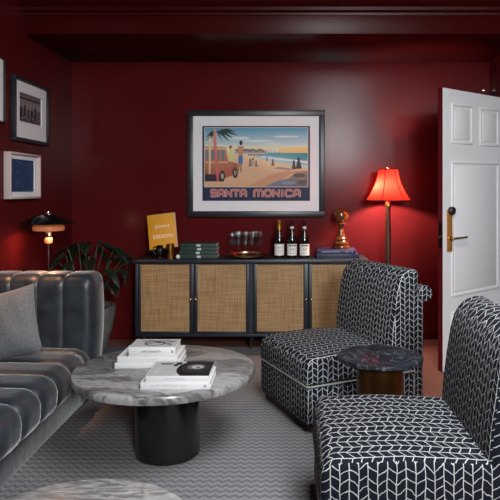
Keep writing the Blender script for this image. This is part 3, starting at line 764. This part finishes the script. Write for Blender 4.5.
# ------------------------------------------------------------------ table lamp on side stand
AX, AY = PX(48.6, 4.25), 4.25
st = thing('lamp_stand', 'small round black side table behind the sofa arm under the lamp', 'side table', (AX+0.02, AY, 0))
obj('table_top', L([(0, 0.50), (0.19, 0.50), (0.195, 0.505), (0.195, 0.52), (0, 0.52)], 40), BLACK, st)
obj('pedestal', L([(0, 0.02), (0.02, 0.02), (0.02, 0.50), (0, 0.50)], 20), BLACK, st)
obj('base', L([(0, RZ), (0.13, RZ), (0.13, RZ+0.012), (0.02, RZ+0.02), (0, RZ+0.02)], 36), BLACK, st)
tl_ = thing('table_lamp', 'black domed three-shade table lamp glowing copper beneath, behind the sofa', 'lamp', (AX, AY, 0.52))
def z_(py): return PZ(py, AY)-0.52
obj('base', L([(0, 0), (0.075, 0), (0.076, 0.006), (0.07, 0.012), (0.012, 0.016), (0, 0.016)], 32), BLACK, tl_)
obj('stem', L([(0, 0.014), (0.0055, 0.014), (0.0055, z_(218)), (0, z_(218))], 12), CHROME, tl_)
ztop, zrim = z_(214.8), z_(223.3)
obj('upper_shade', L([(0.020, ztop+0.006), (0.035, ztop+0.003), (0.08, ztop-0.004), (0.12, ztop-0.018), (0.155, ztop-0.034), (0.176, zrim+0.009), (0.184, zrim), (0.183, zrim-0.002), (0.174, zrim+0.006), (0.152, ztop-0.038), (0.118, ztop-0.022), (0.078, ztop-0.008), (0.03, ztop-0.001)], 56), BLACK, tl_)
obj('top_cap', L([(0, z_(210.5)), (0.004, z_(210.8)), (0.005, z_(212.3)), (0.020, z_(213.2)), (0.020, ztop-0.004), (0, ztop-0.004)], 20), CHROME, tl_)
WSH = mat('copper_toned_inner_shade', (196, 122, 86), 0.45, emis=(255, 140, 80), estr=0.10)
obj('middle_shade', L([(0.03, z_(222.5)), (0.080, z_(224)), (0.103, z_(226)), (0.107, z_(228)), (0.102, z_(230.5)), (0.1005, z_(230.5)), (0.105, z_(228)), (0.101, z_(226.4)), (0.079, z_(224.5)), (0.03, z_(223))], 40), WSH, tl_)
obj('lamp_holder', L([(0, z_(239)), (0.014, z_(238.6)), (0.020, z_(237)), (0.020, z_(233)), (0.013, z_(232)), (0.013, z_(225)), (0, z_(225))], 20), BLACK, tl_)
obj('lower_shade', L([(0.012, z_(237.2)), (0.024, z_(237.8)), (0.028, z_(239)), (0.025, z_(243)), (0.008, z_(244)), (0.007, z_(243.6)), (0.023, z_(242.6)), (0.026, z_(239.2)), (0.023, z_(238.3)), (0.012, z_(237.7))], 30), WSH, tl_)
bm = bmesh.new()
for q in range(3): tube(bm, [(0.012*math.cos(q*2.094), 0.012*math.sin(q*2.094), z_(234)), (0.03*math.cos(q*2.094), 0.03*math.sin(q*2.094), z_(223.5))], 0.002, 5)
for q in range(3): tube(bm, [(0.068*math.cos(q*2.094), 0.068*math.sin(q*2.094), z_(224)), (0.085*math.cos(q*2.094), 0.085*math.sin(q*2.094), ztop-0.010)], 0.002, 5)
for q in range(3): tube(bm, [(0.02*math.cos(q*2.094), 0.018*math.sin(q*2.094), z_(236)), (0.024*math.cos(q*2.094), 0.024*math.sin(q*2.094), z_(240))], 0.002, 5)
obj('shade_struts', bm, BLKMET, tl_)
for (z, e) in ((z_(227), 1.7), (z_(235), 0.35)):
    l = bpy.data.lights.new('table_lamp_light', 'POINT'); l.energy = e*1.6; l.color = (1.0, 0.55, 0.30); l.shadow_soft_size = 0.02
    o = bpy.data.objects.new('table_lamp_light', l); COL.objects.link(o); o.parent = tl_; o.location = (0.030, -0.03, z)

# ------------------------------------------------------------------ pot and plant
PLX, PLY = PX(86, 4.85), 4.85
pp_ = thing('potted_philodendron', 'dark broad-leaved plant in grey stone pot between sofa and sideboard', 'plant', (PLX, PLY, 0))
pt_ = obj('pot', L([(0, RZ), (0.135, RZ), (0.15, RZ+0.01), (0.20, 0.18), (0.228, 0.34), (0.226, 0.375), (0.205, 0.375), (0.20, 0.34), (0, 0.335)], 44), STONE, pp_)
obj('soil', L([(0.20, 0.336), (0.15, 0.345), (0, 0.350)], 24), SOIL, pp_)
random.seed(11)
fol = bmesh.new(); stm = bmesh.new()
def leaf(bm, base, direction, L_, W_l, droop):
    d = Vector(direction).normalized(); side = d.cross(Vector((0, 0, 1)))
    if side.length < 0.1: side = Vector((1, 0, 0))
    side.normalize(); up = side.cross(d).normalized()
    n = 8; rows = []
    for i in range(n+1):
        t = i/n; wd = W_l*math.sin(PI*min(1, t*0.86+0.14))**0.75*(1-0.25*t) if t < 1 else 0.0
        if i % 2 and 1 < i < n: wd *= 0.80
        c = Vector(base)+d*(L_*t)-Vector((0, 0, 1))*(droop*L_*t*t)
        rows.append([bm.verts.new(c-side*wd+up*0.18*wd), bm.verts.new(c-side*wd*0.5+up*0.02), bm.verts.new(c-up*0.004), bm.verts.new(c+side*wd*0.5+up*0.02), bm.verts.new(c+side*wd+up*0.18*wd)])
    for a, b in zip(rows, rows[1:]):
        for i in range(4): bm.faces.new((a[i], a[i+1], b[i+1], b[i]))
tips = [(PX(x, 4.85)-PLX, y, PZ(py, 4.85)) for (x, y, py) in ((88, -0.05, 243), (104, 0.0, 246), (116, -0.06, 249), (124, 0.03, 256), (70, -0.1, 254), (62, -0.05, 262), (78, -0.15, 262), (96, -0.15, 258), (112, -0.15, 268), (122, -0.08, 270), (104, -0.18, 276), (115, -0.12, 284), (92, 0.1, 250), (84, 0.12, 258), (66, 0.05, 250), (108, 0.1, 262), (100, -0.2, 288), (84, -0.2, 275), (74, 0.1, 246), (118, 0.12, 262), (126, -0.03, 262), (96, 0.05, 244))]
for (x, y, z) in tips:
    tip = Vector((x, y, z)); root = Vector((x*0.15, y*0.15, 0.34)); mid = (root+tip)/2+Vector((x*0.1, y*0.1, 0.10))
    pts = [root.lerp(mid, t).lerp(mid.lerp(tip, t), t) for t in [k/8 for k in range(9)]]
    tube(stm, pts, 0.0045, 6)
    h = Vector((x+0.001, y-0.02, 0)); h.normalize()
    leaf(fol, tip, (h.x+random.uniform(-.3, .3), h.y*0.7-0.2+random.uniform(-.3, .3), random.uniform(-0.35, 0.25)), random.uniform(0.12, 0.165), random.uniform(0.045, 0.065), random.uniform(0.4, 1.1))
for v in fol.verts:   # the leaves stay clear of the walls
    if v.co.x+PLX < XL+0.01: v.co.x = XL+0.01-PLX
    if v.co.x+PLX > SX0-0.03: v.co.x = SX0-0.03-PLX-random.uniform(0, 0.004)
    if v.co.y+PLY > YB-0.03: v.co.y = YB-0.03-PLY
obj('stems', stm, STEM, pp_)
obj('foliage', fol, LEAF, pp_)

# ------------------------------------------------------------------ sofa
def sweep(name, prof, axis, bounds, amp, m, parent, er=0.05, post=None, ns=10, closed_prof=False):
    """prof: dense list of (p, q); axis 'x' runs along x with profile (y,z); 'y' runs along y with profile (x,z)"""
    n = len(prof); P = [Vector((a, b)) for a, b in prof]; Nn = []
    for i in range(n):
        t = P[min(i+1, n-1)]-P[max(i-1, 0)]; t.normalize(); Nn.append(Vector((t.y, -t.x)))
    ctr = sum(P, Vector((0, 0)))/n
    if sum((Nn[i]).dot(P[i]-ctr) for i in range(n)) < 0: Nn = [-v for v in Nn]
    cs = []; lo, hi = bounds[0], bounds[-1]
    for a, b in zip(bounds, bounds[1:]):
        for k in range(ns):
            t = k/ns; cs.append((a+(b-a)*t, t))
    cs.append((hi, 1.0))
    bm = bmesh.new(); rings = []
    for c, t in cs:
        off = amp*(1-abs(2*t-1)**6.0)
        d = min(abs(c-lo), abs(hi-c))
        if d < er: off -= er*(1-math.sqrt(max(0, 1-((er-d)/er)**2)))
        ring = []
        for p, nn in zip(P, Nn):
            q = p+nn*off
            co = Vector((c, q.x, q.y)) if axis == 'x' else Vector((q.x, c, q.y))
            if post: co = post(co)
            ring.append(bm.verts.new(co))
        rings.append(ring)
    for a, b in zip(rings, rings[1:]):
        for i in range(n-1): bm.faces.new((a[i], a[i+1], b[i+1], b[i]))
        bm.faces.new((a[n-1], a[0], b[0], b[n-1]))
    bm.faces.new(rings[0]); bm.faces.new(rings[-1][::-1])
    bmesh.ops.recalc_face_normals(bm, faces=bm.faces)
    o = obj(name, bm, m, parent, True)
    return o

def dense(pts, step=0.02):
    out = []
    for (a, b) in zip(pts, pts[1:]):
        a = Vector(a); b = Vector(b); k = max(1, int((b-a).length/step))
        for i in range(k): out.append(tuple(a.lerp(b, i/k)))
    out.append(tuple(pts[-1])); return out
def arc(cx, cy, r, a0, a1, n=6, ry=None): return [(cx+r*math.cos(math.radians(a0+(a1-a0)*i/n)), cy+(ry or r)*math.sin(math.radians(a0+(a1-a0)*i/n))) for i in range(n+1)]

sofa = thing('channel_sofa', 'slate blue velvet channel-tufted sofa along the left wall', 'sofa', (0, 0, 0))
sofa.location = (-1.5, 2.6, 0)
def OF(bmf): return bmf
def unloc(o):
    for v in o.data.vertices: v.co -= Vector((-1.5, 2.6, 0))
AT = 0.782
apr = dense([(3.60, 0.10), (3.598, 0.5)]+arc(3.598+0.07, AT-0.06, 0.07, 180, 90, 6, 0.06)+arc(3.84-0.06, AT-0.06, 0.06, 90, 0, 6)+[(3.84, 0.10)], 0.03)
def armpost(co):
    if co.x > -1.34:
        s = (co.x+1.34)/0.22
        co.x += 0.022*s*math.sin(PI*min(1, max(0, (co.z-0.25)/0.6)))
    return co
arm = sweep('arm', apr, 'x', [-1.862, -1.80, -1.645, -1.486, -1.335, -1.165], 0.010, VELVET, sofa, 0.055, armpost, 12); unloc(arm)
spr = dense([(-1.74, 0.20), (-1.74, 0.352), (-1.5, 0.358), (-1.26, 0.352)]+arc(-1.26, 0.272, 0.085, 90, 0, 7, 0.08)+[(-1.178, 0.23)]+arc(-1.215, 0.225, 0.037, 0, -90, 4)+[(-1.3, 0.188), (-1.74, 0.188)], 0.03)
yb0 = [1.22+0.205*k for k in range(12)]
yb0 = [y for y in yb0 if y < 3.55]
sb_ = [3.595, 3.50, 3.295, 3.09, 2.885, 2.68, 2.475, 2.27, 2.065, 1.86, 1.655, 1.45][::-1]
seat = sweep('seat', spr, 'y', sb_, 0.016, VELVET, sofa, 0.03, None, 12); unloc(seat)
bpr = dense([(-1.862, 0.10), (-1.862, AT-0.05)]+arc(-1.825, AT-0.045, 0.037, 180, 90, 4)+arc(-1.79, AT-0.05, 0.045, 90, 0, 5)+[(-1.745, 0.10)], 0.04)
back = sweep('backrest', bpr, 'y', [y+0.0 for y in sb_[:-1]]+[3.595], 0.010, VELVET, sofa, 0.02); unloc(back)
pb = obj('plinth', B(-1.86, -1.235, 1.47, 3.80, RZ, 0.20, bev=0.012), VELVET, sofa); unloc(pb)

def pillow(name, label, size, thick, loc, rot, m):
    bm = bmesh.new(); n = 18; gs = []
    for s in (1, -1):
        g = []
        for i in range(n+1):
            row = []
            for j in range(n+1):
                u, v = 2*i/n-1, 2*j/n-1
                k = 1-0.06*(1-u*u)*abs(v)**3 ; kk = 1-0.06*(1-v*v)*abs(u)**3
                t = thick/2*(max(0, 1-abs(u)**3.2)*max(0, 1-abs(v)**3.2))**0.55
                t += 0.004*math.sin(9*u+3*v)*(1-u*u)*(1-v*v)
                row.append(bm.verts.new((u*size/2*kk, s*t, v*size/2*k)))
            g.append(row)
        for i in range(n):
            for j in range(n): bm.faces.new((g[i][j], g[i+1][j], g[i+1][j+1], g[i][j+1]))
        gs.append(g)
    bmesh.ops.remove_doubles(bm, verts=bm.verts, dist=0.0008)
    bmesh.ops.recalc_face_normals(bm, faces=bm.faces)
    o = obj(name, bm, m, None); o.location = loc; o.rotation_euler = rot
    tag(o, label, 'cushion', 'grey cushions on the sofa'); return o
pd = 3.36
pillow('throw_pillow', 'square grey textured cushion leaning in the far corner of the sofa', 0.375, 0.13, (PX(5, pd), pd, PZ(325, pd)+0.0), (math.radians(-14), math.radians(-14), 0), PILLOW)
pillow('throw_pillow', 'grey cushion at the left edge, in front of the corner cushion', 0.33, 0.13, (-1.70, 3.12, 0.530), (math.radians(-16), math.radians(-6), math.radians(25)), PILLOW)

# ------------------------------------------------------------------ coffee tables
CX, CY = PX(165, 3.08), 3.08
ct = thing('marble_coffee_table', 'round grey marble coffee table on a black drum, topped with books', 'coffee table', (CX, CY, 0))
obj('table_top', L([(0, 0.357), (0.435, 0.357), (0.447, 0.362), (0.450, 0.372), (0.450, 0.388), (0.446, 0.397), (0.438, 0.40), (0, 0.40)], 96), GREYMAR, ct)
obj('drum_base', L([(0, RZ), (0.150, RZ), (0.155, RZ+0.006), (0.155, 0.357), (0, 0.357)], 64, (0.034, -0.095, 0)), BLACK, ct)
c2 = thing('low_marble_table', 'second round marble table cut off by the bottom edge of the photo', 'coffee table', (PX(106, 2.03), 1.705, 0))
obj('table_top', L([(0, 0.29), (0.33, 0.29), (0.341, 0.296), (0.344, 0.305), (0.344, 0.318), (0.340, 0.327), (0.332, 0.33), (0, 0.33)], 80), GREYMAR2, c2)
obj('drum_base', L([(0, RZ), (0.115, RZ), (0.12, RZ+0.006), (0.12, 0.29), (0, 0.29)], 48), BLACK, c2)

TZ = 0.4002
def mk(label, x0, x1, y0, y1, h, z, rz=0.0, group='books on the coffee table', name='coffee_table_book'):
    return book(name, label, x1-x0, y1-y0, h, WHITEC, ((x0+x1)/2, (y0+y1)/2, z), rz, group)
mk('wide white book at the bottom of the far three-book stack', -0.875, -0.555, 3.055, 3.30, 0.027, TZ, 0.01)
b2 = mk('white book in the middle of the far three-book stack', -0.862, -0.560, 3.062, 3.295, 0.029, TZ+0.0275, -0.01)
b1 = mk('thick white book with black line drawing, top of the far stack', -0.808, -0.574, 3.068, 3.235, 0.046, TZ+0.057, 0.0)
text('spine_title', 'LUKE FORNASETTI', 0.098, 0.009, INK, b1, (-0.005, -0.0840, 0.024), off=0.01)
obj('publisher_mark', B(0.098, 0.104, -0.0842, -0.0836, 0.017, 0.030), INK, b1, smooth=False)
text('spine_title', 'AT HOME', 0.05, 0.006, GREYINK, b2, (0.02, -0.117, 0.0145))
drawing = [(rect(0, 0, 1, 1), (178, 178, 177))]
def stroke(pts, wd, c):
    out = []
    for (a, b) in zip(pts, pts[1:]):
        d = (Vector(b)-Vector(a)); L_ = d.length or 1; nx, ny = -d.y/L_*wd, d.x/L_*wd
        out.append(([(a[0]-nx, a[1]-ny), (b[0]-nx, b[1]-ny), (b[0]+nx, b[1]+ny), (a[0]+nx, a[1]+ny)], c))
    return out
drawing += stroke(ell(0.50, 0.42, 0.22, 0.26, 16)+[(0.72, 0.42)], 0.022, (50, 50, 52))
drawing += stroke(ell(0.70, 0.62, 0.18, 0.18, 12, 0, 4.2), 0.02, (60, 60, 62))
drawing += stroke([(0.2, 0.6), (0.4, 0.8), (0.6, 0.55), (0.95, 0.65)], 0.022, (56, 56, 58)); drawing += stroke([(0.3, 0.25), (0.55, 0.6), (0.9, 0.3), (0.8, 0.18)], 0.018, (70, 70, 72))
c_ = art('cover_drawing', drawing, 0.225, 0.158, b1, 0.00006, flat=True); c_.location = (0, 0.002, 0.0462)

# near stack
b4 = mk('white book with grey spine lettering, bottom of the near two-book stack', -0.668, -0.358, 2.735, 2.985, 0.031, TZ, 0.0)
text('spine_title', 'SLIM AARONS Style', 0.165, 0.013, GREYINK, b4, (-0.025, -0.1256, 0.0155), off=-0.008)
obj('publisher_mark', B(0.128, 0.140, -0.1258, -0.1252, 0.010, 0.021), GREYINK, b4, smooth=False)
b5 = mk('book with black and white photograph cover, top of the near stack', -0.646, -0.364, 2.742, 2.975, 0.026, TZ+0.0315, 0.0)
S = [(rect(0, 0, 1, 1), (184, 184, 183)), (rect(0.0, 0.0, 0.45, 1), (168, 168, 167)), (rect(0.52, 0.0, 1, 1), (30, 30, 32)), (ell(0.62, 0.48, 0.20, 0.48, 24), (22, 22, 24)), (ell(0.72, 0.56, 0.24, 0.34, 24), (40, 40, 42)), (ell(0.73, 0.60, 0.15, 0.18, 24), (96, 96, 98)), (ell(0.75, 0.60, 0.10, 0.11, 20), (168, 168, 168)), (ell(0.76, 0.58, 0.04, 0.05, 16), (60, 60, 62)),
     (rect(0.10, 0.78, 0.30, 0.86), (44, 44, 46)), (rect(0.33, 0.66, 0.40, 0.80), (20, 20, 20)), (rect(0.36, 0.76, 0.46, 0.92), (30, 30, 30)), (rect(0.07, 0.10, 0.16, 0.6), (176, 176, 175))]
c_ = art('cover_photograph', S, 0.278, 0.228, b5, 0.00006, flat=True); c_.location = (0.001, 0.001, 0.0262)
text('spine_title', 'SLIM AARONS', 0.09, 0.006, GREYINK, b5, (-0.01, -0.117, 0.013))

# ------------------------------------------------------------------ armchairs
def armchair(label, loc, rz, S_, W_c):
    """front edge at x=0, seat runs to +x, width along y"""
    t = thing('slipper_armchair', label, 'armchair', loc, rz, 'herringbone slipper armchairs')
    h = W_c/2; R_e = S_+0.315
    zt = 0.405
    def fab(name, bm):
        for v in bm.verts: pass
        o = obj(name, bm, FABRIC, t); boxuv(o); return o
    # seat cushion with a waterfall front
    bm = bmesh.new()
    prof = [(0.0, 0.262), (0.0, zt-0.06)]+[(0.06-0.06*math.cos(a), zt-0.06+0.06*math.sin(a)) for a in [PI/2*k/5 for k in range(1, 6)]]+[(S_*0.5, zt+0.008), (S_+0.08, zt-0.008), (S_+0.08, 0.262)]
    prism(bm, prof, -h, h, 0.028, 4); fab('seat', bm)
    bm = bmesh.new(); box(bm, 0.004, S_+0.165, -h+0.004, h-0.004, 0.055, 0.258, bev=0.018, seg=3); fab('seat_base', bm)
    bm = bmesh.new()
    r = 0.0055; x0, x1, c = 0.0, S_+0.16, 0.02
    pts = [(x1, -h, 0.26), (x0+c, -h, 0.26), (x0+c*0.3, -h+c*0.3, 0.26), (x0, -h+c, 0.26), (x0, h-c, 0.26), (x0+c*0.3, h-c*0.3, 0.26), (x0+c, h, 0.26), (x1, h, 0.26)]
    tube(bm, pts, r, 8); bmesh.ops.recalc_face_normals(bm, faces=bm.faces)
    tag(obj('piping', bm, PIPE, t), 'pale grey piping round the base')
    obj('plinth', B(0.03, S_+0.16, -h+0.025, h-0.025, RZ, 0.056), PLINTH, t, smooth=False)
    # back cushion, nearly upright and rounded over at the top
    prof = [(S_, 0.36), (S_+0.006, 0.47), (S_+0.022, 0.60), (S_+0.038, 0.70), (S_+0.052, 0.755), (S_+0.070, 0.790), (S_+0.098, 0.819), (S_+0.135, 0.835), (S_+0.172, 0.837), (S_+0.190, 0.825), (S_+0.197, 0.80), (S_+0.193, 0.74), (S_+0.190, 0.36)]
    bm = bmesh.new(); prism(bm, prof, -h, h, 0.030, 4); fab('backrest', bm)
    # upright rear panel ending in a rolled top
    xr = S_+0.190
    prof = [(xr-0.03, 0.058), (xr+0.035, 0.058), (xr+0.035, 0.645)]+[(xr+0.055+0.048*math.cos(a), 0.692+0.048*math.sin(a)) for a in [math.radians(d) for d in range(-110, 181, 22)]]+[(xr-0.03, 0.70)]
    bm = bmesh.new(); prism(bm, prof, -h+0.004, h-0.004, 0.012, 3); fab('rolled_back_panel', bm)
    return t
ang = math.atan2(0.434, 0.90)
f1 = Vector((0.090, 3.19)); wv = Vector((-0.434, 0.90)); W1 = 0.64
cc = f1+wv*(W1/2)
armchair('navy and white herringbone armchair in front of the sideboard, facing the tables', (cc.x, cc.y, 0), ang, 0.53, W1)
armchair('nearest navy and white herringbone armchair, cut off by the right edge', (0.100, 2.325, 0), 0.0, 0.55, 0.66)

# drum side table
dt = thing('drum_side_table', 'black marble topped bronze drum table between the two armchairs', 'side table', (PX(380, 2.93), 2.93, 0))
obj('table_top', L([(0, 0.478), (0.190, 0.478), (0.203, 0.484), (0.2045, 0.492), (0.202, 0.498), (0.196, 0.50), (0, 0.50)], 72), DARKMAR, dt)
obj('drum_base', L([(0, RZ), (0.108, RZ), (0.110, RZ+0.004), (0.110, 0.478), (0, 0.478)], 56), BRONZE, dt)

# small chrome hook up on the back wall by the door
hk = bmesh.new(); x_, z_h = PX(485, 5.28), PZ(90.5, 5.28)
tube(hk, [(x_, YB, z_h), (x_, YB-0.03, z_h), (x_, YB-0.035, z_h+0.012)], 0.004, 8); box(hk, x_-0.014, x_+0.012, YB-0.006, YB, z_h-0.004, z_h+0.014, bev=0.002)
tag(obj('wall_hook', hk, CHROME), 'tiny chrome hook high on the wall above the open door', 'hook')
